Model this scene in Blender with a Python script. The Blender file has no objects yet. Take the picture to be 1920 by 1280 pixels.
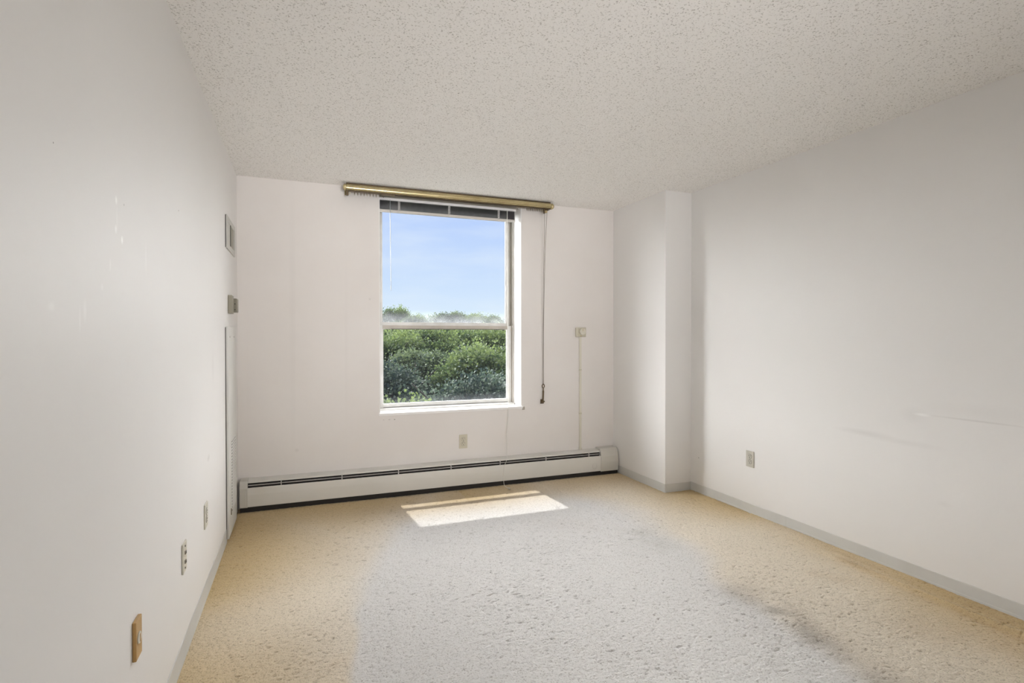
import bpy, bmesh, math, random
import numpy as np
from mathutils import Matrix, Vector

random.seed(7)
RNG = np.random.default_rng(11)
S = bpy.context.scene
COL = S.collection

# ------------------------------------------------------------------ camera
cam_data = bpy.data.cameras.new('camera')
cam = bpy.data.objects.new('camera', cam_data)
COL.objects.link(cam)
cam_data.sensor_width = 36.0
cam_data.lens = 1019.51 / 1920 * 36.0
cam_data.clip_start = 0.02
cam_data.clip_end = 2000
YAW, PITCH, ROLL = 0.369928, -0.0093395, -0.000953
cam.matrix_world = (Matrix.Translation((0, 0, 1.2632)) @ Matrix.Rotation(-YAW, 4, 'Z')
                    @ Matrix.Rotation(math.pi / 2 + PITCH, 4, 'X') @ Matrix.Rotation(ROLL, 4, 'Z'))
S.camera = cam

# ------------------------------------------------------------------ sky
world = bpy.data.worlds.new('sky')
S.world = world
world.use_nodes = True
wn, wl = world.node_tree.nodes, world.node_tree.links
wn.clear()
w_out = wn.new('ShaderNodeOutputWorld')
w_bg = wn.new('ShaderNodeBackground')
w_tc = wn.new('ShaderNodeTexCoord')
w_sep = wn.new('ShaderNodeSeparateXYZ')
w_ramp = wn.new('ShaderNodeValToRGB')
cr = w_ramp.color_ramp
cr.elements[0].position = 0.0
cr.elements[0].color = (0.66, 0.80, 0.90, 1)
cr.elements[1].position = 1.0
cr.elements[1].color = (0.22, 0.38, 0.80, 1)
for p, c in ((0.05, (0.64, 0.77, 0.93, 1)), (0.12, (0.55, 0.69, 0.93, 1)), (0.24, (0.43, 0.57, 0.92, 1)), (0.45, (0.34, 0.50, 0.88, 1))):
    e = cr.elements.new(p)
    e.color = c
w_map = wn.new('ShaderNodeMapping')
w_map.inputs['Scale'].default_value = (3.0, 3.0, 14.0)
w_noise = wn.new('ShaderNodeTexNoise')
w_noise.inputs['Scale'].default_value = 2.2
w_noise.inputs['Detail'].default_value = 5
w_cr = wn.new('ShaderNodeValToRGB')
w_cr.color_ramp.elements[0].position = 0.42
w_cr.color_ramp.elements[1].position = 0.80
w_mix = wn.new('ShaderNodeMixRGB')
w_mul = wn.new('ShaderNodeMath')
w_mul.operation = 'MULTIPLY'
w_mul.inputs[1].default_value = 0.55
w_mix.inputs[2].default_value = (0.74, 0.82, 0.92, 1)
wl.new(w_tc.outputs['Generated'], w_sep.inputs[0])
wl.new(w_sep.outputs['Z'], w_ramp.inputs[0])
wl.new(w_tc.outputs['Generated'], w_map.inputs[0])
wl.new(w_map.outputs[0], w_noise.inputs['Vector'])
wl.new(w_noise.outputs['Fac'], w_cr.inputs[0])
wl.new(w_cr.outputs[0], w_mul.inputs[0])
wl.new(w_mul.outputs[0], w_mix.inputs[0])
wl.new(w_ramp.outputs[0], w_mix.inputs[1])
wl.new(w_mix.outputs[0], w_bg.inputs[0])
w_bg.inputs['Strength'].default_value = 0.85
wl.new(w_bg.outputs[0], w_out.inputs[0])


def aim(o, d):
    o.rotation_euler = Vector(d).to_track_quat('-Z', 'Y').to_euler()


def lamp(name, kind, loc, direction, energy, color=(1, 1, 1), **kw):
    L = bpy.data.lights.new(name, kind)
    L.energy = energy
    L.color = color
    for k, v in kw.items():
        setattr(L, k, v)
    o = bpy.data.objects.new(name, L)
    COL.objects.link(o)
    o.location = loc
    aim(o, direction)
    return o


# the sun itself: high, almost square on to the window
lamp('sun', 'SUN', (1, 12, 20), (0.08, -1, -1.95), 2.6, (1.0, 0.96, 0.92), angle=math.radians(0.6))
# wide sun lamps added to fill in window skylight, stronger than the drawn sky
for nm, dx, pw in (('sky_fill_left', 0.70, 21.0), ('sky_fill_right', -0.62, 18.0)):
    lamp(nm, 'SUN', (1 - dx * 12, 14, 8), (dx, -1, -0.10), pw, (1.0, 0.985, 0.98), angle=math.radians(90))
# unseen area lamps added behind the camera to fill the room, window wall and ceiling
lamp('rear_fill', 'AREA', (0.6, -1.9, 2.3), (0.2, 0.5, -1), 5.0, (1.0, 0.97, 0.94), shape='RECTANGLE', size=0.9, size_y=0.9)
lamp('window_wall_fill', 'AREA', (0.9, -2.1, 1.35), (0.03, 1.0, 0.125), 12.5, (1.0, 0.985, 0.975), shape='RECTANGLE', size=1.1, size_y=1.1, spread=math.radians(54))

S.view_settings.view_transform = 'Standard'
S.view_settings.look = 'None'
S.view_settings.gamma = 1.0
S.view_settings.use_curve_mapping = False
S.view_settings.exposure = 0.34
cy = S.cycles
cy.use_denoising = True
cy.max_bounces = 12
cy.diffuse_bounces = 8
cy.glossy_bounces = 4
cy.transparent_max_bounces = 24
cy.transmission_bounces = 6
cy.sample_clamp_indirect = 6.0
cy.caustics_reflective = False
cy.caustics_refractive = False

# ------------------------------------------------------------------ measurements (metres)
XL, YB, XR, XC, YC, H = -0.4353, 4.438, 3.0018, 2.7458, 3.6501, 2.44
YR = -2.4                      # rear of the room, behind the photographer
OX0, OX1, OZ0, OZ1 = 0.583, 1.812, 0.642, 2.428   # window opening
YO = 4.83                      # outer face of the window wall


# ------------------------------------------------------------------ materials
def material(name, color, rough=0.6, metal=0.0, spec=0.5, bump=None, color2=None, noise_scale=8.0, noise_pos=(0.35, 0.7), coat=0.0):
    m = bpy.data.materials.new(name)
    m.use_nodes = True
    nt = m.node_tree
    b = nt.nodes['Principled BSDF']
    b.inputs['Base Color'].default_value = (*color, 1)
    b.inputs['Roughness'].default_value = rough
    b.inputs['Metallic'].default_value = metal
    b.inputs['Specular IOR Level'].default_value = spec
    tc = nt.nodes.new('ShaderNodeTexCoord')
    if color2 is not None:
        n = nt.nodes.new('ShaderNodeTexNoise')
        n.inputs['Scale'].default_value = noise_scale
        n.inputs['Detail'].default_value = 4
        r = nt.nodes.new('ShaderNodeValToRGB')
        r.color_ramp.elements[0].position, r.color_ramp.elements[1].position = noise_pos
        r.color_ramp.elements[0].color = (*color, 1)
        r.color_ramp.elements[1].color = (*color2, 1)
        nt.links.new(tc.outputs['Object'], n.inputs['Vector'])
        nt.links.new(n.outputs['Fac'], r.inputs[0])
        nt.links.new(r.outputs[0], b.inputs['Base Color'])
    if bump:
        n2 = nt.nodes.new('ShaderNodeTexNoise')
        n2.inputs['Scale'].default_value = bump[0]
        n2.inputs['Detail'].default_value = 3
        bp = nt.nodes.new('ShaderNodeBump')
        bp.inputs['Strength'].default_value = bump[1]
        bp.inputs['Distance'].default_value = bump[2]
        nt.links.new(tc.outputs['Object'], n2.inputs['Vector'])
        nt.links.new(n2.outputs['Fac'], bp.inputs['Height'])
        nt.links.new(bp.outputs[0], b.inputs['Normal'])
    return m


M = {}
M['wall'] = material('wall_paint', (0.80, 0.79, 0.78), 0.55, spec=0.3, bump=(60, 0.08, 0.002), color2=(0.78, 0.768, 0.757), noise_scale=1.1)
M['wall_window'] = material('window_wall_paint', (0.78, 0.75, 0.73), 0.55, spec=0.3, bump=(60, 0.08, 0.002), color2=(0.745, 0.71, 0.685), noise_scale=1.7)
M['reveal'] = material('reveal_paint', (0.84, 0.83, 0.82), 0.5, spec=0.3)
M['vinyl'] = material('cove_base_vinyl', (0.60, 0.60, 0.585), 0.45, color2=(0.56, 0.56, 0.545), noise_scale=5)
M['alu'] = material('window_white_metal', (0.66, 0.655, 0.64), 0.4, color2=(0.56, 0.55, 0.52), noise_scale=12)
M['alu_tan'] = material('window_taupe_metal', (0.38, 0.34, 0.29), 0.45, color2=(0.44, 0.40, 0.35), noise_scale=10)
M['track'] = material('window_track_dark', (0.10, 0.09, 0.075), 0.6)
M['gasket_shade'] = material('black_gasket_shade', (0.035, 0.03, 0.028), 0.7)  # real gasket, and black strips standing for shade in gaps
M['heater'] = material('heater_enamel', (0.73, 0.72, 0.69), 0.38, spec=0.5, color2=(0.70, 0.69, 0.655), noise_scale=4)
M['heater_cap'] = material('heater_cap_enamel', (0.62, 0.605, 0.56), 0.4)
M['dark'] = material('heater_slot_shade', (0.02, 0.017, 0.015), 0.8)
M['fin'] = material('damper_metal', (0.50, 0.47, 0.47), 0.4, metal=0.2)
M['brass'] = material('rod_brass', (0.60, 0.51, 0.30), 0.27, metal=0.75, color2=(0.50, 0.41, 0.22), noise_scale=9)
M['brass_dark'] = material('aged_brass', (0.12, 0.085, 0.05), 0.4, metal=0.75, bump=(180, 0.4, 0.002))
M['carrier'] = material('carrier_plastic', (0.17, 0.13, 0.08), 0.5)
M['cord_dark'] = material('brown_cord', (0.16, 0.13, 0.10), 0.8)
M['cord_white'] = material('white_cord', (0.78, 0.77, 0.73), 0.8)
M['slat'] = material('grey_slat', (0.085, 0.08, 0.09), 0.35, color2=(0.14, 0.13, 0.145), noise_scale=30)
M['blind_rail'] = material('cream_blind_rail', (0.62, 0.59, 0.55), 0.35)
M['blind_head'] = material('grey_blind_head', (0.74, 0.73, 0.74), 0.3, metal=0.0)
M['ladder'] = material('ladder_string', (0.62, 0.60, 0.60), 0.8)
M['wand'] = material('clear_wand', (0.45, 0.47, 0.50), 0.15, spec=0.8)
M['ivory'] = material('ivory_plastic', (0.58, 0.545, 0.44), 0.35)
M['ivory_lt'] = material('pale_ivory_plastic', (0.64, 0.615, 0.53), 0.35)
M['conduit'] = material('cream_conduit', (0.68, 0.65, 0.56), 0.4)
M['head_board'] = material('head_board_taupe', (0.50, 0.48, 0.42), 0.5)
M['grey_plate'] = material('grey_plate', (0.52, 0.50, 0.44), 0.35)
M['slot'] = material('slot_black', (0.02, 0.018, 0.015), 0.7)
M['screw'] = material('screw_metal', (0.35, 0.32, 0.27), 0.4, metal=0.7)
M['jack_brown'] = material('brown_plastic', (0.47, 0.29, 0.105), 0.4, color2=(0.43, 0.26, 0.09), noise_scale=20)
M['panel'] = material('access_panel_white', (0.73, 0.73, 0.705), 0.4, color2=(0.69, 0.69, 0.665), noise_scale=3)
M['vent'] = material('vent_paint', (0.55, 0.545, 0.51), 0.45)
M['vent_dark'] = material('vent_inside', (0.15, 0.145, 0.12), 0.7)
M['taupe'] = material('thermostat_taupe', (0.30, 0.28, 0.22), 0.45)
M['taupe_dark'] = material('thermostat_cover', (0.22, 0.20, 0.15), 0.45)
M['concrete'] = material('outer_wall_concrete', (0.45, 0.42, 0.38), 0.9)
M['bounce_pale'] = material('pale_bounce_slab', (0.62, 0.60, 0.56), 0.9, color2=(0.56, 0.54, 0.50), noise_scale=0.6)
M['bark'] = material('bark', (0.075, 0.06, 0.045), 0.9, bump=(12, 0.6, 0.03))
M['grass'] = material('grass_ground', (0.035, 0.06, 0.02), 0.95, color2=(0.05, 0.075, 0.03), noise_scale=0.4)


def dots(nt, coord, centre, radii, soft=0.35):
    """mask of one small spot: ellipse round a centre in world metres"""
    mp = nt.nodes.new('ShaderNodeMapping')
    mp.vector_type = 'POINT'
    mp.inputs['Scale'].default_value = [1 / r for r in radii]
    mp.inputs['Location'].default_value = [-c / r for c, r in zip(centre, radii)]
    nt.links.new(coord, mp.inputs[0])
    ln = nt.nodes.new('ShaderNodeVectorMath')
    ln.operation = 'LENGTH'
    nt.links.new(mp.outputs[0], ln.inputs[0])
    mr = nt.nodes.new('ShaderNodeMapRange')
    mr.inputs['From Min'].default_value = 1.0
    mr.inputs['From Max'].default_value = soft
    mr.inputs['To Min'].default_value = 0.0
    mr.inputs['To Max'].default_value = 1.0
    nt.links.new(ln.outputs['Value'], mr.inputs['Value'])
    return mr.outputs[0]


def marked(base, name, marks):
    """copy of a paint with scuffs and chips: marks = (centre, radii, colour, strength, soft)"""
    m = base.copy()
    m.name = name
    nt = m.node_tree
    b = nt.nodes['Principled BSDF']
    src = b.inputs['Base Color'].links[0].from_socket
    tc = nt.nodes.new('ShaderNodeTexCoord')
    for c, r, colr, k, soft in marks:
        mask = dots(nt, tc.outputs['Object'], c, r, soft)
        mu = nt.nodes.new('ShaderNodeMath')
        mu.operation = 'MULTIPLY'
        mu.inputs[1].default_value = k
        nt.links.new(mask, mu.inputs[0])
        mx = nt.nodes.new('ShaderNodeMixRGB')
        mx.inputs[2].default_value = (*colr, 1)
        nt.links.new(mu.outputs[0], mx.inputs[0])
        nt.links.new(src, mx.inputs[1])
        src = mx.outputs[0]
    nt.links.new(src, b.inputs['Base Color'])
    return m


W, G, K = (1.0, 1.0, 0.99), (0.50, 0.48, 0.46), (0.05, 0.05, 0.05)
M['wall_left'] = marked(M['wall'], 'left_wall_paint', [
    ((XL, 1.650, 1.609), (.05, .010, .014), W, .7, .3), ((XL, 1.655, 1.56), (.05, .006, .04), W, .25, .2),
    ((XL, 1.645, 1.535), (.05, .010, .014), W, .55, .3), ((XL, 1.696, 1.516), (.05, .010, .013), W, .85, .3),
    ((XL, 1.60, 1.44), (.05, .006, .02), W, .3, .2), ((XL, 1.43, 1.32), (.05, .012, .03), W, .22, .2),
    ((XL, 1.40, 1.30), (.05, .006, .04), W, .2, .2), ((XL, 1.93, 1.50), (.05, .012, .06), W, .18, .2),
    ((XL, 1.26, 1.32), (.05, .02, .012), W, .2, .2), ((XL, 1.54, 1.38), (.05, .012, .010), W, .2, .2),
    ((XL, 1.275, 1.63), (.05, .0022, .0022), K, .8, .5), ((XL, 1.715, 1.612), (.05, .0025, .004), K, .6, .5),
    ((XL, 2.408, 1.746), (.05, .004, .004), K, .8, .5), ((XL, 3.086, .656), (.05, .05, .022), G, .35, .2),
    ((XL, 3.25, 1.10), (.05, .05, .10), G, .14, .0)])
M['wall_right'] = marked(M['wall'], 'right_wall_paint', [
    ((XR, 1.62, .857), (.05, .26, .006), G, .32, .2), ((XR, 1.86, .855), (.05, .05, .010), W, .45, .2),
    ((XR, 1.90, .85), (.05, .08, .05), G, .14, .0), ((XR, 2.17, .71), (.05, .20, .022), G, .26, .0),
    ((XR, 1.95, .695), (.05, .25, .02), G, .15, .0), ((XR, 1.60, .90), (.05, .3, .05), G, .10, .0),
    ((XR, 3.556, .278), (.05, .008, .004), K, .6, .5), ((XR, 1.75, .42), (.05, .04, .02), G, .12, .0)])
M['wall_back'] = marked(M['wall_window'], 'back_wall_paint', [
    ((.702, YB, .593), (.007, .05, .005), K, .65, .4), ((.660, YB, .594), (.012, .05, .005), G, .8, .3), ((.615, YB, .594), (.010, .05, .006), G, .5, .2),
    ((-.06, YB, 1.40), (.030, .05, 1.3), G, .10, .0), ((.33, YB, 1.2), (.02, .05, 1.0), G, .06, .0),
    ((-.035, YB, .40), (.02, .05, .02), G, .25, .1), ((.51, YB, 1.56), (.012, .05, .012), G, .4, .1)])


def ceiling_material():
    m = bpy.data.materials.new('popcorn_ceiling')
    m.use_nodes = True
    nt = m.node_tree
    b = nt.nodes['Principled BSDF']
    b.inputs['Roughness'].default_value = 0.95
    b.inputs['Specular IOR Level'].default_value = 0.1
    tc = nt.nodes.new('ShaderNodeTexCoord')
    n1 = nt.nodes.new('ShaderNodeTexNoise')
    n1.inputs['Scale'].default_value = 135
    n1.inputs['Detail'].default_value = 3
    n1.inputs['Roughness'].default_value = 0.6
    r1 = nt.nodes.new('ShaderNodeValToRGB')          # darker pits between the grains
    r1.color_ramp.elements[0].position = 0.29
    r1.color_ramp.elements[1].position = 0.44
    r1.color_ramp.elements[0].color = (0.40, 0.38, 0.35, 1)
    r1.color_ramp.elements[1].color = (0.88, 0.865, 0.845, 1)
    bp = nt.nodes.new('ShaderNodeBump')
    bp.inputs['Strength'].default_value = 0.55
    bp.inputs['Distance'].default_value = 0.004
    nt.links.new(tc.outputs['Object'], n1.inputs['Vector'])
    nt.links.new(n1.outputs['Fac'], r1.inputs[0])
    nt.links.new(r1.outputs[0], b.inputs['Base Color'])
    nt.links.new(n1.outputs['Fac'], bp.inputs['Height'])
    nt.links.new(bp.outputs[0], b.inputs['Normal'])
    return m


def carpet_material():
    m = bpy.data.materials.new('carpet_pile')
    m.use_nodes = True
    nt = m.node_tree
    b = nt.nodes['Principled BSDF']
    b.inputs['Roughness'].default_value = 1.0
    b.inputs['Specular IOR Level'].default_value = 0.05
    b.inputs['Sheen Weight'].default_value = 0.15
    at = nt.nodes.new('ShaderNodeAttribute')
    at.attribute_name = 'pile_colour'
    tc = nt.nodes.new('ShaderNodeTexCoord')
    n = nt.nodes.new('ShaderNodeTexNoise')
    n.inputs['Scale'].default_value = 160
    n.inputs['Detail'].default_value = 3
    r = nt.nodes.new('ShaderNodeValToRGB')
    r.color_ramp.elements[0].position = 0.30
    r.color_ramp.elements[1].position = 0.46
    r.color_ramp.elements[0].color = (0.50, 0.48, 0.45, 1)  # specks darken the low spots: shade between tufts, put into the colour
    r.color_ramp.elements[1].color = (1, 1, 1, 1)
    mx = nt.nodes.new('ShaderNodeMixRGB')
    mx.blend_type = 'MULTIPLY'
    mx.inputs[0].default_value = 0.8
    bp = nt.nodes.new('ShaderNodeBump')
    bp.inputs['Strength'].default_value = 0.6
    bp.inputs['Distance'].default_value = 0.004
    nt.links.new(tc.outputs['Object'], n.inputs['Vector'])
    nt.links.new(n.outputs['Fac'], r.inputs[0])
    nt.links.new(at.outputs['Color'], mx.inputs[1])
    nt.links.new(r.outputs[0], mx.inputs[2])
    nt.links.new(mx.outputs[0], b.inputs['Base Color'])
    nt.links.new(n.outputs['Fac'], bp.inputs['Height'])
    nt.links.new(bp.outputs[0], b.inputs['Normal'])
    return m


def glass_material(name, z0, z1, dirt):
    """clear pane; a film of dried dirt, thickest along the bottom edge, also put in as distance haze"""
    m = bpy.data.materials.new(name)
    m.use_nodes = True
    nt = m.node_tree
    nt.nodes.clear()
    out = nt.nodes.new('ShaderNodeOutputMaterial')
    tr = nt.nodes.new('ShaderNodeBsdfTransparent')
    tr.inputs[0].default_value = (0.97, 0.985, 0.98, 1)
    gl = nt.nodes.new('ShaderNodeBsdfGlossy')
    gl.inputs['Roughness'].default_value = 0.02
    fr = nt.nodes.new('ShaderNodeFresnel')
    fr.inputs['IOR'].default_value = 1.22
    m1 = nt.nodes.new('ShaderNodeMixShader')
    nt.links.new(fr.outputs[0], m1.inputs[0])
    nt.links.new(tr.outputs[0], m1.inputs[1])
    nt.links.new(gl.outputs[0], m1.inputs[2])
    di = nt.nodes.new('ShaderNodeBsdfTranslucent')
    di.inputs[0].default_value = (0.80, 0.84, 0.86, 1)
    tc = nt.nodes.new('ShaderNodeTexCoord')
    sp = nt.nodes.new('ShaderNodeSeparateXYZ')
    nt.links.new(tc.outputs['Object'], sp.inputs[0])
    n = nt.nodes.new('ShaderNodeTexNoise')
    n.inputs['Scale'].default_value = 9
    n.inputs['Detail'].default_value = 6
    nt.links.new(tc.outputs['Object'], n.inputs['Vector'])
    mr = nt.nodes.new('ShaderNodeMapRange')
    mr.interpolation_type = 'SMOOTHSTEP'
    mr.inputs['From Min'].default_value = z0 + (z1 - z0) * 0.13
    mr.inputs['From Max'].default_value = z0
    nt.links.new(sp.outputs['Z'], mr.inputs['Value'])
    mu = nt.nodes.new('ShaderNodeMath')
    mu.operation = 'MULTIPLY'
    nt.links.new(mr.outputs[0], mu.inputs[0])
    nt.links.new(n.outputs['Fac'], mu.inputs[1])
    mu2 = nt.nodes.new('ShaderNodeMath')
    mu2.operation = 'MULTIPLY_ADD'
    mu2.inputs[1].default_value = dirt  # film strength: dried dirt, and the distance haze put in with it
    mu2.inputs[2].default_value = 0.003
    nt.links.new(mu.outputs[0], mu2.inputs[0])
    m2 = nt.nodes.new('ShaderNodeMixShader')
    nt.links.new(mu2.outputs[0], m2.inputs[0])
    nt.links.new(m1.outputs[0], m2.inputs[1])
    nt.links.new(di.outputs[0], m2.inputs[2])
    nt.links.new(m2.outputs[0], out.inputs[0])
    return m


def leaf_material(name, c1, c2, c3):
    m = bpy.data.materials.new(name)
    m.use_nodes = True
    nt = m.node_tree
    nt.nodes.clear()
    out = nt.nodes.new('ShaderNodeOutputMaterial')
    geo = nt.nodes.new('ShaderNodeObjectInfo')
    at = nt.nodes.new('ShaderNodeAttribute')
    at.attribute_name = 'leaf_tone'
    r = nt.nodes.new('ShaderNodeValToRGB')
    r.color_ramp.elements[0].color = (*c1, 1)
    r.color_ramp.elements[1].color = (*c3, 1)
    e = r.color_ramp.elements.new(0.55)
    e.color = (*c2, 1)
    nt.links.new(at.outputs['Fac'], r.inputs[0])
    d = nt.nodes.new('ShaderNodeBsdfDiffuse')
    t = nt.nodes.new('ShaderNodeBsdfTranslucent')
    g = nt.nodes.new('ShaderNodeBsdfGlossy')
    g.inputs['Roughness'].default_value = 0.45
    g.inputs['Color'].default_value = (0.6, 0.65, 0.6, 1)
    a = nt.nodes.new('ShaderNodeMixShader')
    a.inputs[0].default_value = 0.4
    nt.links.new(r.outputs[0], d.inputs[0])
    nt.links.new(r.outputs[0], t.inputs[0])
    nt.links.new(d.outputs[0], a.inputs[1])
    nt.links.new(t.outputs[0], a.inputs[2])
    b = nt.nodes.new('ShaderNodeMixShader')
    b.inputs[0].default_value = 0.05
    nt.links.new(a.outputs[0], b.inputs[1])
    nt.links.new(g.outputs[0], b.inputs[2])
    nt.links.new(b.outputs[0], out.inputs[0])
    return m


M['ceiling'] = ceiling_material()
M['carpet'] = carpet_material()
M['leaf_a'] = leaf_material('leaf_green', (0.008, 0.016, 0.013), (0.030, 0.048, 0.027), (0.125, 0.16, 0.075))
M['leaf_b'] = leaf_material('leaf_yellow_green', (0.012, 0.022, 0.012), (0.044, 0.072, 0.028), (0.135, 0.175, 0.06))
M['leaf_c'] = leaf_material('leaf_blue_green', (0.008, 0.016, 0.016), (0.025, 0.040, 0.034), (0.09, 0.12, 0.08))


# ------------------------------------------------------------------ mesh helpers
def box(bm, x0, x1, y0, y1, z0, z1):
    vs = [bm.verts.new(p) for p in ((x0, y0, z0), (x1, y0, z0), (x1, y1, z0), (x0, y1, z0),
                                    (x0, y0, z1), (x1, y0, z1), (x1, y1, z1), (x0, y1, z1))]
    for f in ((0, 3, 2, 1), (4, 5, 6, 7), (0, 1, 5, 4), (1, 2, 6, 5), (2, 3, 7, 6), (3, 0, 4, 7)):
        bm.faces.new([vs[i] for i in f])
    return bm


def tube(bm, pts, r, seg=8, cap=True):
    """a round tube through points; r a number or one per point"""
    pts = [Vector(p) for p in pts]
    rs = r if isinstance(r, (list, tuple)) else [r] * len(pts)
    rings = []
    for i, p in enumerate(pts):
        t = (pts[min(i + 1, len(pts) - 1)] - pts[max(i - 1, 0)]).normalized()
        up = Vector((0, 0, 1)) if abs(t.z) < 0.9 else Vector((1, 0, 0))
        u = t.cross(up).normalized()
        v = t.cross(u).normalized()
        rings.append([bm.verts.new(p + rs[i] * (math.cos(a) * u + math.sin(a) * v))
                      for a in [2 * math.pi * k / seg for k in range(seg)]])
    for a, b in zip(rings, rings[1:]):
        for k in range(seg):
            bm.faces.new((a[k], a[(k + 1) % seg], b[(k + 1) % seg], b[k]))
    if cap:
        bm.faces.new(rings[0])
        bm.faces.new(rings[-1][::-1])
    return bm


def disc(bm, c, axis, r, h, seg=20):
    c, a = Vector(c), Vector(axis).normalized()
    return tube(bm, [c, c + a * h], r, seg)


def prism(bm, prof, x0, x1):
    """profile in (y, z) swept along x"""
    a = [bm.verts.new((x0, y, z)) for y, z in prof]
    b = [bm.verts.new((x1, y, z)) for y, z in prof]
    n = len(prof)
    for k in range(n):
        bm.faces.new((a[k], a[(k + 1) % n], b[(k + 1) % n], b[k]))
    bm.faces.new(a[::-1])
    bm.faces.new(b)
    return bm


def obj(name, bm, m, parent=None, bevel=0.0, smooth=False, seg=2):
    bmesh.ops.recalc_face_normals(bm, faces=bm.faces[:])
    if parent is not None and parent.get('_o') is not None:
        pass
    me = bpy.data.meshes.new(name)
    if parent is not None:
        off = origin_of(parent)
        bmesh.ops.translate(bm, verts=bm.verts[:], vec=-off)
    bm.to_mesh(me)
    bm.free()
    me.materials.append(m)
    o = bpy.data.objects.new(name, me)
    COL.objects.link(o)
    if parent is not None:
        o.parent = parent
    if bevel:
        md = o.modifiers.new('bevel', 'BEVEL')
        md.width = bevel
        md.segments = seg
        md.limit_method = 'ANGLE'
    if smooth:
        for p in me.polygons:
            p.use_smooth = True
    return o


def origin_of(o):
    v = Vector((0, 0, 0))
    while o is not None:
        v = v + o.location
        o = o.parent
    return v


def thing(name, label, cat, loc=(0, 0, 0), group=None):
    o = bpy.data.objects.new(name, None)
    o.empty_display_size = 0.05
    COL.objects.link(o)
    o.location = loc
    return tag(o, label, cat, group)


def tag(o, label, cat, group=None):
    o['label'] = label
    o['category'] = cat
    if group:
        o['group'] = group
    return o


def struct(o, label=None):
    o['kind'] = 'structure'
    if label:
        o['label'] = label
    return o


def NB():
    return bmesh.new()


# ------------------------------------------------------------------ room shell
# carpeted floor: a fine grid with real pile relief
def smooth_noise(nx, ny, scale_px, seed):
    r = np.random.default_rng(seed)
    f = np.fft.rfft2(r.standard_normal((ny, nx)))
    ky = np.fft.fftfreq(ny)[:, None]
    kx = np.fft.rfftfreq(nx)[None, :]
    sx, sy = scale_px if isinstance(scale_px, tuple) else (scale_px, scale_px)
    g = np.exp(-2 * (math.pi ** 2) * ((kx * sx) ** 2 + (ky * sy) ** 2))
    out = np.fft.irfft2(f * g, s=(ny, nx))
    return (out - out.mean()) / out.std()


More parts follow.
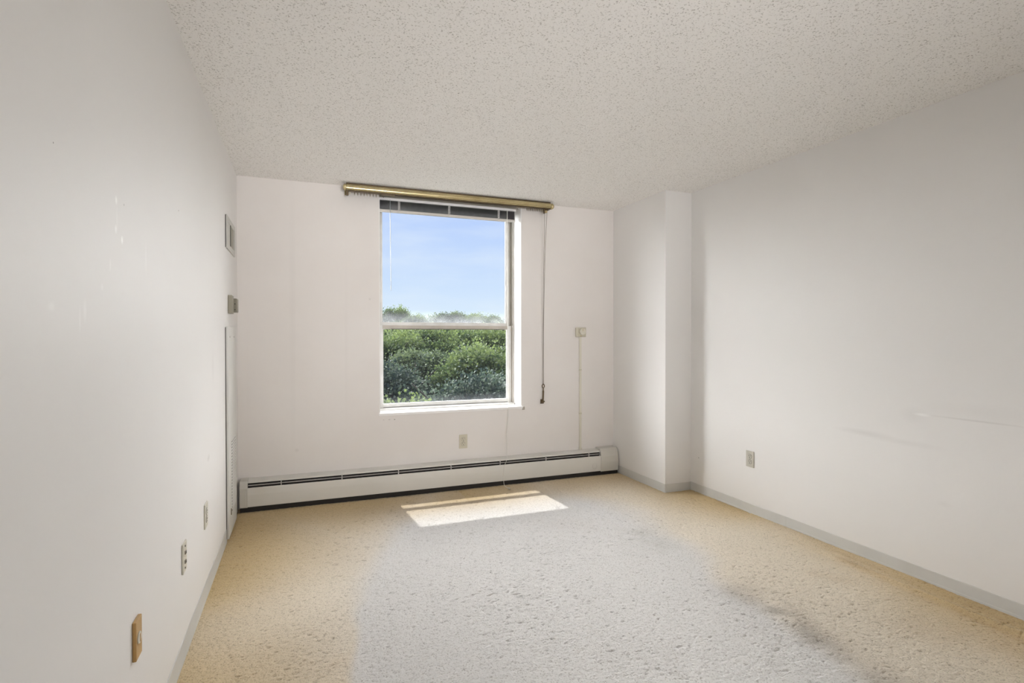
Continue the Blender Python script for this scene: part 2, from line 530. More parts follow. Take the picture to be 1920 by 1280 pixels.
def grid_floor():
    step = 0.0048
    xs = np.arange(XL - 0.001, XR + step, step)
    ys = np.concatenate([np.linspace(YR, 1.0, 120, endpoint=False), np.arange(1.0, 3.0, 0.0042), np.arange(3.0, YB + 0.007, 0.007)])
    nx, ny = len(xs), len(ys)
    X, Y = np.meshgrid(xs, ys)
    n_f = smooth_noise(nx, ny, (1.1, 0.8), 1)
    n_m = smooth_noise(nx, ny, 6, 2)
    n_l = smooth_noise(nx, ny, 42, 3)
    n_x = smooth_noise(nx, ny, 20, 4)
    n_b = smooth_noise(nx, ny, 85, 5)
    dist = np.clip((Y - 1.0) / 3.4, 0, 1)
    Z = 0.00062 * n_f + 0.00015 * n_m + 0.0005 * n_l
    pits = np.clip(-n_f - 0.6 * n_l * 0.5 - 1.5, 0, 2)
    Z -= 0.0018 * pits
    # ridge and furrow pressed in beside the right-hand wall
    fx = XR - 0.135 - 0.01 * (Y - 1)
    Z += 0.006 * np.exp(-((X - fx) / 0.014) ** 2) * (Y < 2.75)
    Z -= 0.004 * np.exp(-((X - fx + 0.05) / 0.03) ** 2) * (Y < 2.6)
    Z -= 0.004
    Z = np.minimum(Z, 0.004)
    # ---- lane down the middle of the room, greyer than the beige borders
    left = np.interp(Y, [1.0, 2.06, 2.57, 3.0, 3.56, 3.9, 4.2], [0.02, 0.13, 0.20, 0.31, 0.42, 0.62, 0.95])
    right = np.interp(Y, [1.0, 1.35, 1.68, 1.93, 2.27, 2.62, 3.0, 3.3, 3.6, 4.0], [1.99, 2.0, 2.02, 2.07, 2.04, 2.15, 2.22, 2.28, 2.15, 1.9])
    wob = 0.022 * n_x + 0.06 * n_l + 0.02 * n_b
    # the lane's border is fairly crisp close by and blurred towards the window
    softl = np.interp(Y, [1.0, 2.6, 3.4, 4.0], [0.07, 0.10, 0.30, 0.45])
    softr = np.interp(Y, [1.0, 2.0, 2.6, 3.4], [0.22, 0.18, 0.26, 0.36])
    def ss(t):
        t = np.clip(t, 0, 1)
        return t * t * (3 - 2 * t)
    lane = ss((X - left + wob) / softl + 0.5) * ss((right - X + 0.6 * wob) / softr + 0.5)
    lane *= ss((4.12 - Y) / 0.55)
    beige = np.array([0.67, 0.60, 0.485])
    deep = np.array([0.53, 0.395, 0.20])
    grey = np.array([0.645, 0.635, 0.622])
    pink = np.array([0.69, 0.64, 0.575])
    # border colour: deeper by the walls, paler and pinker near the lane
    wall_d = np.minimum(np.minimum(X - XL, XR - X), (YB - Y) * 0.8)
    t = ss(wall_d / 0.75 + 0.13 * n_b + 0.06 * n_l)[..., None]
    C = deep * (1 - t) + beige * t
    near = np.exp(-np.abs(np.where(X < 1.2, X - left, X - right)) / 0.28)[..., None]
    C = C * (1 - 0.45 * near) + pink * 0.45 * near
    blot = np.clip(0.5 + 0.28 * n_b + 0.22 * n_l, 0, 1)[..., None]
    C = C * (0.93 + 0.12 * blot)
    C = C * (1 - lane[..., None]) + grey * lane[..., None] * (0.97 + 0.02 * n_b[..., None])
    # a dark line along the heater, then trodden-in dirt streaks
    def streak(x0, y0, x1, y1, w, k, tint):
        nonlocal C
        d = np.array([x1 - x0, y1 - y0])
        L = np.hypot(*d)
        d = d / L
        s = (X - x0) * d[0] + (Y - y0) * d[1]
        u = -(X - x0) * d[1] + (Y - y0) * d[0]
        sc = np.clip(s, 0, L)
        q = np.exp(-((s - sc) ** 2 + u ** 2) / w ** 2) * np.clip(0.75 + 0.28 * n_x + 0.22 * n_m, 0, 1.3)
        C = C * (1 - k * q[..., None]) + np.array(tint) * k * q[..., None]
    dirt = (0.28, 0.25, 0.21)
    streak(XL, 4.345, XC, 4.345, 0.022, 0.8, (0.10, 0.085, 0.07))
    streak(2.02, 2.10, 2.06, 1.92, 0.10, 0.42, dirt)
    streak(2.03, 1.86, 1.97, 1.30, 0.085, 0.48, dirt)
    streak(1.98, 2.95, 2.00, 2.72, 0.12, 0.34, (0.36, 0.36, 0.31))
    streak(1.62, 3.30, 1.74, 3.20, 0.16, 0.14, (0.45, 0.40, 0.37))
    streak(2.50, 1.55, 2.70, 1.30, 0.12, 0.22, (0.42, 0.30, 0.17))
    streak(2.86, 2.2, 2.80, 1.3, 0.035, 0.38, (0.46, 0.32, 0.16))
    streak(2.93, 2.4, 2.92, 1.3, 0.02, 0.30, (0.46, 0.33, 0.18))
    streak(2.55, 2.10, 2.62, 2.0, 0.06, 0.15, (0.46, 0.33, 0.18))
    streak(1.15, 1.9, 1.35, 1.75, 0.16, 0.12, (0.42, 0.40, 0.38))
    streak(0.15, 2.22, 0.10, 1.9, 0.06, 0.14, (0.66, 0.47, 0.24))
    C = np.clip(C * (1 - 0.15 * np.clip(pits, 0, 1.2)[..., None]), 0, 1)  # pits darkened in the colour too, as their own shade
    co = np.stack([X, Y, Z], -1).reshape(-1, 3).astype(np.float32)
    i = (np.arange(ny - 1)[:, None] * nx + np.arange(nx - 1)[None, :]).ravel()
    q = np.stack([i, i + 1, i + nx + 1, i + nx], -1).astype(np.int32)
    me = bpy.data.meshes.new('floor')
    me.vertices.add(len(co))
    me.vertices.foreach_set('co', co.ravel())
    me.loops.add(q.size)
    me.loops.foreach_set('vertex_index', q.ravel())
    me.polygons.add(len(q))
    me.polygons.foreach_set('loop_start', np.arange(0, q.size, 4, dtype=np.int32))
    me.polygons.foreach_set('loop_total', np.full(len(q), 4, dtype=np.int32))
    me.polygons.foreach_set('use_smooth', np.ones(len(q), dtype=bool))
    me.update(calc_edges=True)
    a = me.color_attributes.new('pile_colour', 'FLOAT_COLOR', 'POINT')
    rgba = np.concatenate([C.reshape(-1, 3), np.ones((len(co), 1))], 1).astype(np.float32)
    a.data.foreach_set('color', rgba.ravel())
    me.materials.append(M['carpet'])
    o = bpy.data.objects.new('floor', me)
    COL.objects.link(o)
    return struct(o, 'worn beige carpet with a grey lane down the middle')


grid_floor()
T = 0.12
struct(obj('ceiling', box(NB(), XL - T, XR + T, YR - T, YB + 0.39, H, H + 0.15), M['ceiling']), 'white popcorn ceiling')
struct(obj('wall_left', box(NB(), XL - T, XL, YR - T, YB, -0.05, H), M['wall_left']), 'off white wall with paint chips and outlets')
struct(obj('wall_right', box(NB(), XR, XR + T, YR - T, YC, -0.05, H), M['wall_right']), 'off white wall with faint grey scuffs')
struct(obj('wall_rear', box(NB(), XL - T, XR + T, YR - T, YR, -0.05, H), M['wall']))
struct(obj('wall_corner', box(NB(), XC, XR + T, YC, YB, -0.05, H), M['wall']), 'boxed out corner of the room right of the window')

# window wall with its opening
bm = NB()
box(bm, XL - T, OX0, YB, YO, -0.05, H)
box(bm, OX1, XR + T, YB, YO, -0.05, H)
box(bm, OX0, OX1, YB, YO, -0.05, OZ0 - 0.012)
box(bm, OX0, OX1, YB, YO, OZ1, H)
struct(obj('wall_back', bm, M['wall_back']), 'off white window wall')

# vinyl cove base, in lengths that butt together
def cove(name, runs, label, hh=0.064):
    root = bpy.data.objects.new(name, None)
    COL.objects.link(root)
    struct(root, label)
    for (x0, y0, x1, y1, nx, ny) in runs:      # nx, ny: into the room
        L = math.hypot(x1 - x0, y1 - y0)
        dx, dy = (x1 - x0) / L, (y1 - y0) / L
        prof = [(0, -0.01), (0.005, -0.01), (0.005, 0.004), (0.0035, 0.010), (0.003, hh - 0.004), (0.002, hh), (0, hh)]
        bm = NB()
        g = 0.0006
        a = [bm.verts.new((x0 + dx * g + nx * p, y0 + dy * g + ny * p, z)) for p, z in prof]
        b = [bm.verts.new((x1 - dx * g + nx * p, y1 - dy * g + ny * p, z)) for p, z in prof]
        n = len(prof)
        for k in range(n):
            bm.faces.new((a[k], a[(k + 1) % n], b[(k + 1) % n], b[k]))
        bm.faces.new(a)
        bm.faces.new(b[::-1])
        obj('base_strip', bm, M['vinyl'], root)
    return root


cove('baseboard_left', [(XL, YR, XL, 0.95, 1, 0), (XL, 0.95, XL, 2.17, 1, 0), (XL, 2.17, XL, 3.745, 1, 0)], 'grey vinyl cove base along the left wall', 0.078)
cove('baseboard_right', [(XR, YR, XR, 1.05, -1, 0), (XR, 1.05, XR, 2.70, -1, 0), (XR, 2.70, XR, YC, -1, 0)], 'grey vinyl cove base along the right wall')
cove('baseboard_corner', [(XC, YC, XR, YC, 0, -1), (XC, YC, XC, 4.36, -1, 0)], 'grey vinyl cove base round the boxed out corner')

# ------------------------------------------------------------------ window
win = bpy.data.objects.new('window_1', None)
COL.objects.link(win)
struct(win, 'single hung white metal window in a deep reveal')
rv = 0.006
obj('reveal_lining', box(NB(), OX1 - rv, OX1 + 0.002, YB + 0.001, 4.585, OZ0, OZ1), M['reveal'], win)
obj('reveal_lining', box(NB(), OX0 - 0.002, OX0 + rv, YB + 0.001, 4.585, OZ0, OZ1), M['reveal'], win)
obj('head_board', box(NB(), OX0 + rv, OX1 - rv, 4.555, 4.585, 2.385, OZ1), M['head_board'], win, bevel=0.001)
bm = NB()
box(bm, OX0 - 0.008, OX1 + 0.012, YB - 0.016, YB, OZ0 - 0.014, OZ0 + 0.006)
box(bm, OX0 + 0.001, OX1 - 0.001, YB, 4.60, OZ0 - 0.012, OZ0 + 0.006)
obj('sill', bm, M['reveal'], win, bevel=0.002)
obj('sill_bracket_cap', box(NB(), OX1 + 0.004, OX1 + 0.022, YB - 0.019, YB - 0.001, OZ0 - 0.024, OZ0 + 0.002), M['alu_tan'], win, bevel=0.002)

FX0, FX1, FZ0, FZ1 = OX0 + 0.001, OX1 - 0.001, OZ0 + 0.006, OZ1
fr = obj('frame', (lambda b: (box(b, FX0, FX0 + 0.010, 4.585, 4.76, FZ0, FZ1), box(b, FX1 - 0.010, FX1, 4.585, 4.76, FZ0, FZ1),
                              box(b, FX0, FX1, 4.585, 4.76, FZ1 - 0.03, FZ1), box(b, FX0, FX1, 4.585, 4.60, FZ0, FZ0 + 0.012),
                              box(b, FX0, FX1, 4.60, 4.76, FZ0, FZ0 + 0.006), b)[-1])(NB()), M['alu'], win)
# jamb tracks the sashes run in
for s, x in ((1, FX0 + 0.010), (-1, FX1 - 0.010)):
    bm = NB()
    for yy in (4.600, 4.642, 4.678, 4.716):
        x0, x1 = sorted((x, x + s * 0.010))
        box(bm, x0, x1, yy, yy + 0.003, FZ0, FZ1 - 0.03)
    obj('track_fin', bm, M['alu_tan'], win)
    x0, x1 = sorted((x, x + s * 0.002))
    obj('track_liner', box(NB(), x0, x1, 4.60, 4.716, 1.362, FZ1 - 0.03), M['track'], win)


def sash(label, x0, x1, y0, y1, z0, z1, st, rb, rt, gname, dirt, mat_top):  # dirt: film of dried dirt plus distance haze
    root = obj('sash', (lambda b: (box(b, x0, x0 + st, y0, y1, z0, z1), box(b, x1 - st, x1, y0, y1, z0, z1), b)[-1])(NB()), M['alu'], win, bevel=0.0015)
    obj('bottom_rail', box(NB(), x0 + st, x1 - st, y0, y1, z0, z0 + rb), M['alu'], root, bevel=0.0015)
    obj('top_rail', box(NB(), x0 + st, x1 - st, y0, y1, z1 - rt, z1), mat_top, root, bevel=0.0015)
    ym = (y0 + y1) / 2
    gx0, gx1, gz0, gz1 = x0 + st, x1 - st, z0 + rb, z1 - rt
    bm = NB()                                           # glazing bead, stepped back
    bw = 0.007
    box(bm, gx0, gx0 + bw, ym - 0.006, ym + 0.006, gz0, gz1)
    box(bm, gx1 - bw, gx1, ym - 0.006, ym + 0.006, gz0, gz1)
    box(bm, gx0 + bw, gx1 - bw, ym - 0.006, ym + 0.006, gz0, gz0 + bw)
    box(bm, gx0 + bw, gx1 - bw, ym - 0.006, ym + 0.006, gz1 - bw * 0.6, gz1)
    obj('glazing_bead', bm, M['alu'], root)
    bm = NB()
    vs = [bm.verts.new(p) for p in ((gx0 + 0.002, ym, gz0 + 0.002), (gx1 - 0.002, ym, gz0 + 0.002), (gx1 - 0.002, ym, gz1 - 0.002), (gx0 + 0.002, ym, gz1 - 0.002))]
    bm.faces.new(vs)
    obj('glass_pane', bm, glass_material(gname, gz0, gz1, dirt), root)
    return root


LS = sash('lower', 0.597, 1.799, 4.645, 4.675, 0.6605, 1.358, 0.040, 0.030, 0.030, 'lower_glass', 0.04, M['alu_tan'])
US = sash('upper', 0.600, 1.796, 4.682, 4.710, 1.345, 2.395, 0.036, 0.034, 0.034, 'upper_glass', 0.17, M['alu'])  # heavier film here adds painted haze over the far trees
# bottom channel below the lower sash, with its weep slots
bm = NB()
box(bm, 0.597, 1.799, 4.608, 4.640, FZ0 + 0.004, FZ0 + 0.016)
obj('bottom_channel', bm, M['alu'], win, bevel=0.001)
obj('weather_strip', box(NB(), 0.66, 1.74, 4.643, 4.6445, 1.3245, 1.3285), M['gasket_shade'], win)
obj('shadow_gap_strip', box(NB(), 0.64, 1.755, 4.6405, 4.6445, FZ0 + 0.017, FZ0 + 0.020), M['gasket_shade'], win)
for x in (0.66, 1.70):
    bm = NB()
    box(bm, x, x + 0.045, 4.632, 4.645, 1.326, 1.333)
    obj('sash_latch', bm, M['alu_tan'], win, bevel=0.001)
    bm = NB()
    box(bm, x + 0.004, x + 0.030, 4.602, 4.609, FZ0 + 0.008, FZ0 + 0.014)
    obj('weep_clip', bm, M['alu_tan'], win, bevel=0.001)

# ------------------------------------------------------------------ raised blind in the reveal
BX0, BX1 = 0.592, 1.782
bl = thing('venetian_blind', 'dark grey slatted blind drawn up to the top of the window', 'blind', (1.187, 4.52, 2.277))
bm = NB()
box(bm, BX0, BX1, 4.497, 4.500, 2.372, 2.392)
box(bm, BX0, BX1, 4.540, 4.543, 2.372, 2.392)
box(bm, BX0, BX1, 4.500, 4.540, 2.372, 2.375)
obj('headrail', bm, M['blind_head'], bl, bevel=0.0008)
nsl = 20
for k in range(nsl):
    z = 2.3025 + k * 0.0034
    jx = random.uniform(-0.0015, 0.0015)
    jy = random.uniform(-0.0012, 0.0012)
    prof = [(4.507 + jy, z), (4.520 + jy, z + 0.0016), (4.533 + jy, z), (4.533 + jy, z + 0.0006), (4.520 + jy, z + 0.0022), (4.507 + jy, z + 0.0006)]
    obj('slat', prism(NB(), prof, BX0 + 0.004 + jx, BX1 - 0.004 + jx), M['slat'], bl)
obj('bottom_rail', box(NB(), BX0 + 0.003, BX1 - 0.003, 4.505, 4.535, 2.279, 2.299), M['blind_rail'], bl, bevel=0.003)
for x in (0.752, 1.174, 1.621):
    bm = NB()
    for k in range(9):
        z = 2.298 + k * 0.008
        tube(bm, [(x - 0.008 + random.uniform(-.003, .003), 4.501, z), (x + random.uniform(-.004, .004), 4.496, z + 0.006), (x + 0.009 + random.uniform(-.003, .003), 4.501, z + 0.010)], 0.0024, 5)
    tube(bm, [(x - 0.007, 4.501, 2.28), (x - 0.006, 4.500, 2.33), (x - 0.007, 4.501, 2.374)], 0.0012, 5)
    tube(bm, [(x + 0.007, 4.501, 2.28), (x + 0.008, 4.500, 2.33), (x + 0.007, 4.501, 2.374)], 0.0012, 5)
    obj('ladder_string', bm, M['ladder'], bl, smooth=True)
    obj('rail_clip', box(NB(), x - 0.010, x + 0.010, 4.501, 4.506, 2.276, 2.286), M['blind_rail'], bl, bevel=0.001)
bm = NB()
tube(bm, [(0.679, 4.492, 2.384), (0.682, 4.490, 2.0), (0.685, 4.490, 1.637)], 0.0023, 6)
obj('tilt_wand', bm, M['wand'], bl, smooth=True)
obj('wand_hook', box(NB(), 0.674, 0.684, 4.489, 4.497, 2.376, 2.390), M['blind_head'], bl)
# lift cord hanging past the sill and heater on to the carpet
def spline(pts, n):
    out = []
    P = [Vector(p) for p in pts]
    for i in range(len(P) - 1):
        p0, p1, p2, p3 = P[max(i - 1, 0)], P[i], P[i + 1], P[min(i + 2, len(P) - 1)]
        for k in range(n):
            t = k / n
            out.append(0.5 * ((2 * p1) + (-p0 + p2) * t + (2 * p0 - 5 * p1 + 4 * p2 - p3) * t * t + (-p0 + 3 * p1 - 3 * p2 + p3) * t ** 3))
    out.append(P[-1])
    return out


bm = NB()
tube(bm, spline([(1.696, 4.494, 2.376), (1.697, 4.49, 1.8), (1.694, 4.47, 1.2), (1.678, 4.417, 0.66), (1.650, 4.385, 0.40), (1.632, 4.330, 0.235),
                 (1.606, 4.322, 0.16), (1.596, 4.315, 0.07), (1.592, 4.29, 0.012), (1.592, 4.24, 0.006), (1.594, 4.205, 0.006)], 6), 0.0017, 6)
tube(bm, spline([(1.700, 4.494, 2.376), (1.702, 4.49, 1.8), (1.698, 4.47, 1.2), (1.683, 4.417, 0.66), (1.655, 4.385, 0.42), (1.633, 4.330, 0.236)], 6), 0.0014, 6)
obj('lift_cord', bm, M['cord_white'], bl, smooth=True)
bm = NB()
tube(bm, [(1.594, 4.207, 0.007), (1.594, 4.200, 0.008), (1.595, 4.186, 0.009), (1.595, 4.176, 0.009)], [0.003, 0.0055, 0.008, 0.0085], 12)
obj('cord_tassel', bm, M['ivory'], bl, smooth=True)

# ------------------------------------------------------------------ brass traverse rod
RX0, RX1, RY, RZ = 0.322, 2.052, 4.335, 2.402
rod = thing('curtain_rod', 'brass traverse curtain rod with bare carriers above the window', 'curtain rod', (1.19, RY, RZ))
prof = []
for k in range(40):                                     # fluted front
    a = 2 * math.pi * k / 40
    r = 0.0220 + (0.0024 if k % 5 < 3 else -0.0022)
    prof.append((RY + r * 0.80 * math.cos(a), RZ + r * 1.05 * math.sin(a)))
obj('rod', prism(NB(), prof, RX0, RX1), M['brass'], rod)
obj('channel_lip', box(NB(), RX0 + 0.01, RX1 - 0.01, RY - 0.016, RY + 0.022, RZ - 0.0285, RZ - 0.0235), M['brass_dark'], rod)
obj('mount_channel', box(NB(), RX0 + 0.004, RX1 - 0.004, RY + 0.004, RY + 0.040, RZ + 0.014, H - 0.001), M['brass_dark'], rod)
for s, x in ((-1, RX0), (1, RX1)):
    bm = NB()
    tube(bm, [(x - s * 0.004, RY, RZ), (x + s * 0.006, RY, RZ), (x + s * 0.014, RY + 0.002, RZ), (x + s * 0.018, RY + 0.004, RZ)], [0.0255, 0.0265, 0.021, 0.008], 20)
    obj('end_cap', bm, M['brass'], rod, smooth=True)
for x in (RX0 + 0.012, RX1 - 0.018):
    bm = NB()
    box(bm, x - 0.011, x + 0.011, RY + 0.010, YB - 0.001, RZ - 0.004, RZ + 0.008)
    box(bm, x - 0.013, x + 0.013, YB - 0.004, YB - 0.0005, RZ - 0.035, RZ + 0.030)
    obj('wall_bracket', bm, M['brass'], rod, bevel=0.001)
bm = NB()
box(bm, 0.326, 0.342, RY - 0.012, RY + 0.012, 2.340, 2.380)
obj('cord_guide', bm, M['brass_dark'], rod, bevel=0.002)
obj('cord_guide', disc(NB(), (0.352, RY, 2.368), (0, 0, -1), 0.006, 0.018, 10), M['ivory'], rod)
for k in range(9):
    x = 0.387 + k * 0.0232
    bm = NB()
    box(bm, x - 0.0028, x + 0.0028, RY - 0.005, RY + 0.005, 2.354, 2.378)
    tube(bm, [(x, RY, 2.356), (x, RY - 0.004, 2.350), (x, RY, 2.346), (x, RY + 0.004, 2.350)], 0.0016, 5)
    obj('carrier', bm, M['carrier'], rod)
for k in range(10):
    x = 1.822 + k * 0.0165
    bm = NB()
    box(bm, x - 0.0025, x + 0.0025, RY - 0.005, RY + 0.005, 2.354, 2.378)
    tube(bm, [(x, RY, 2.356), (x, RY - 0.004, 2.350), (x, RY, 2.346), (x, RY + 0.004, 2.350)], 0.0016, 5)
    obj('carrier', bm, M['carrier'], rod)
# master carriers near the window edges
for x0, x1 in ((0.590, 0.69), (1.72, 1.80)):
    bm = NB()
    box(bm, x0, x1, RY - 0.004, RY + 0.004, 2.366, 2.376)
    tube(bm, [(x0 + 0.01, RY, 2.366), (x0 + 0.01, RY - 0.004, 2.352), (x0 + 0.016, RY - 0.006, 2.346)], 0.002, 6)
    obj('master_carrier', bm, M['carrier'], rod, bevel=0.001)
bm = NB()
box(bm, 1.978, 1.990, RY - 0.010, RY + 0.010, 2.335, 2.380)
box(bm, 1.990, 2.022, RY - 0.010, RY + 0.010, 2.362, 2.380)
obj('pulley_housing', bm, M['brass_dark'], rod, bevel=0.002)
obj('pulley', disc(NB(), (2.000, RY - 0.006, 2.352), (0, 1, 0), 0.012, 0.012, 14), M['brass'], rod)
bm = NB()
tube(bm, spline([(1.990, RY, 2.338), (1.992, 4.36, 1.9), (2.000, 4.395, 1.3), (2.008, 4.42, 0.838)], 6), 0.0017, 6)
tube(bm, spline([(2.010, RY, 2.345), (2.002, 4.36, 1.95), (2.005, 4.395, 1.3), (2.017, 4.42, 0.838)], 6), 0.0017, 6)
obj('pull_cord', bm, M['cord_dark'], rod, smooth=True)
# the pull is shaped like an old key
kx, ky = 2.0125, 4.418
key = NB()
ring = [(kx + 0.0105 * math.cos(a), ky, 0.820 + 0.017 * math.sin(a)) for a in [2 * math.pi * k / 20 for k in range(21)]]
tube(key, ring, 0.0042, 8)
tube(key, [(kx, ky, 0.803), (kx, ky, 0.797), (kx, ky, 0.792), (kx, ky, 0.786), (kx, ky, 0.780), (kx, ky, 0.772), (kx - .002, ky, 0.70), (kx - .002, ky, 0.668), (kx - .002, ky, 0.664)],
     [0.005, 0.0035, 0.006, 0.0035, 0.006, 0.0075, 0.0065, 0.0062, 0.003], 12)
box(key, kx - 0.027, kx - 0.006, ky - 0.004, ky + 0.004, 0.676, 0.703)
box(key, kx - 0.027, kx - 0.018, ky - 0.004, ky + 0.004, 0.664, 0.676)
box(key, kx - 0.014, kx - 0.006, ky - 0.004, ky + 0.004, 0.664, 0.676)
disc(key, (kx + 0.002, ky, 0.682), (1, 0, 0), 0.007, 0.009, 10)
obj('key_shaped_pull', key, M['brass_dark'], rod)

# ------------------------------------------------------------------ baseboard heater
ht = thing('baseboard_heater', 'long grey baseboard heater along the foot of the window wall', 'heater', (1.15, 4.40, 0.0))
HX0, HX1 = XL + 0.018, XC - 0.012
ZT = 0.221
f0 = 4.335
LX, RX = -0.365, 2.551
obj('back_panel', box(NB(), HX0, HX1, YB - 0.004, YB - 0.0005, 0.02, ZT), M['heater'], ht)
obj('toe_space_shade_block', box(NB(), HX0 + 0.004, HX1 - 0.004, f0 + 0.004, YB - 0.004, -0.004, 0.040), M['dark'], ht)  # solid black block painted as the shade under the cover
obj('top_cover', prism(NB(), [(YB - 0.004, ZT), (YB - 0.004, ZT - 0.004), (f0 + 0.018, ZT - 0.013), (f0 + 0.018, ZT - 0.019), (f0 + 0.014, ZT - 0.019), (f0 + 0.014, ZT - 0.008)], LX, RX), M['heater'], ht)
obj('cavity_shade_sheet', box(NB(), LX, RX, f0 + 0.030, f0 + 0.034, 0.04, ZT - 0.010), M['dark'], ht)  # black sheet for the shade behind the slot
bm = NB()
prism(bm, [(f0 + 0.010, 0.186), (f0 + 0.022, 0.189), (f0 + 0.022, 0.187), (f0 + 0.010, 0.183)], LX, RX)
obj('damper_blade', bm, M['fin'], ht)
# front cover: curled top lip, shallow crease, curled foot
obj('front_cover', prism(NB(), [(f0 + 0.014, 0.169), (f0 + 0.002, 0.171), (f0 - 0.001, 0.166), (f0 - 0.002, 0.120), (f0 - 0.0005, 0.085), (f0 + 0.002, 0.034),
                                (f0 + 0.007, 0.028), (f0 + 0.018, 0.028), (f0 + 0.018, 0.031), (f0 + 0.005, 0.036), (f0 + 0.003, 0.085), (f0 + 0.002, 0.165), (f0 + 0.014, 0.166)], LX - 0.001, RX + 0.001), M['heater'], ht)
for k in range(7):
    x = LX + 0.22 + k * 0.43
    obj('damper_bracket', box(NB(), x, x + 0.006, f0 + 0.012, f0 + 0.030, 0.162, ZT - 0.014), M['fin'], ht)
cap = [(YB - 0.002, ZT + 0.004), (f0 + 0.016, ZT - 0.004), (f0 + 0.006, ZT - 0.014), (f0 - 0.003, 0.168), (f0 - 0.004, 0.120), (f0 - 0.001, 0.034), (f0 + 0.006, 0.026), (YB - 0.002, 0.026)]
c1 = obj('left_end_cap', prism(NB(), cap, HX0, LX), M['heater_cap'], ht, bevel=0.0015)
capr = [(YB - 0.002, ZT + 0.014), (f0 + 0.026, ZT + 0.010), (f0 + 0.004, ZT - 0.012), (f0 - 0.008, 0.163), (f0 - 0.010, 0.110), (f0 - 0.004, 0.030), (f0 + 0.004, 0.024), (YB - 0.002, 0.024)]
c2 = obj('right_end_cap', prism(NB(), capr, RX, HX1), M['heater_cap'], ht, bevel=0.003)
bm = NB()
prism(bm, [(f0 - 0.0045, 0.150), (f0 - 0.0025, 0.150), (f0 - 0.0025, 0.040), (f0 - 0.0035, 0.040)], LX - 0.012, LX - 0.010)
obj('cap_seam', bm, M['heater'], ht)
ring = []
bm = NB()
for k in range(25):
    a = 2 * math.pi * k / 24
    ring.append((2.488 + 0.022 * math.cos(a), f0 - 0.0008, 0.082 + 0.026 * math.sin(a)))
tube(bm, ring, 0.0012, 6)
obj('knockout_ring', bm, M['heater_cap'], ht, smooth=True)

# ------------------------------------------------------------------ thermostat knob and surface conduit by the window
tk = thing('wall_control', 'small square ivory control with a round dial right of the window', 'thermostat', (2.392, YB, 1.30))
obj('back_box', box(NB(), 2.342, 2.442, YB - 0.026, YB - 0.001, 1.258, 1.344), M['ivory'], tk, bevel=0.004)
obj('dial', disc(NB(), (2.400, YB - 0.026, 1.306), (0, -1, 0), 0.030, 0.016, 28), M['ivory_lt'], tk, bevel=0.002)
obj('dial_bezel', (lambda b: tube(b, [(2.400 + 0.034 * math.cos(2 * math.pi * k / 28), YB - 0.027, 1.306 + 0.034 * math.sin(2 * math.pi * k / 28)) for k in range(29)], 0.0022, 6, False))(NB()), M['ivory'], tk, smooth=True)
obj('dial_pointer', box(NB(), 2.3985, 2.4015, YB - 0.0435, YB - 0.0415, 1.312, 1.332), M['jack_brown'], tk)
obj('lower_slot', box(NB(), 2.378, 2.396, YB - 0.028, YB - 0.0255, 1.264, 1.268), M['jack_brown'], tk)
cd = thing('wire_conduit', 'thin ivory wire channel running down from the small wall control', 'conduit', (2.392, YB, 0.21))
obj('channel', box(NB(), 2.381, 2.403, YB - 0.010, YB - 0.0005, 0.232, 1.256), M['conduit'], cd, bevel=0.002)
obj('end_fitting', box(NB(), 2.376, 2.408, YB - 0.014, YB - 0.0005, 0.220, 0.238), M['ivory_lt'], cd, bevel=0.002)
for z in (0.95, 0.55):
    obj('clip', box(NB(), 2.3795, 2.4045, YB - 0.0115, YB - 0.0005, z, z + 0.012), M['ivory'], cd, bevel=0.001)


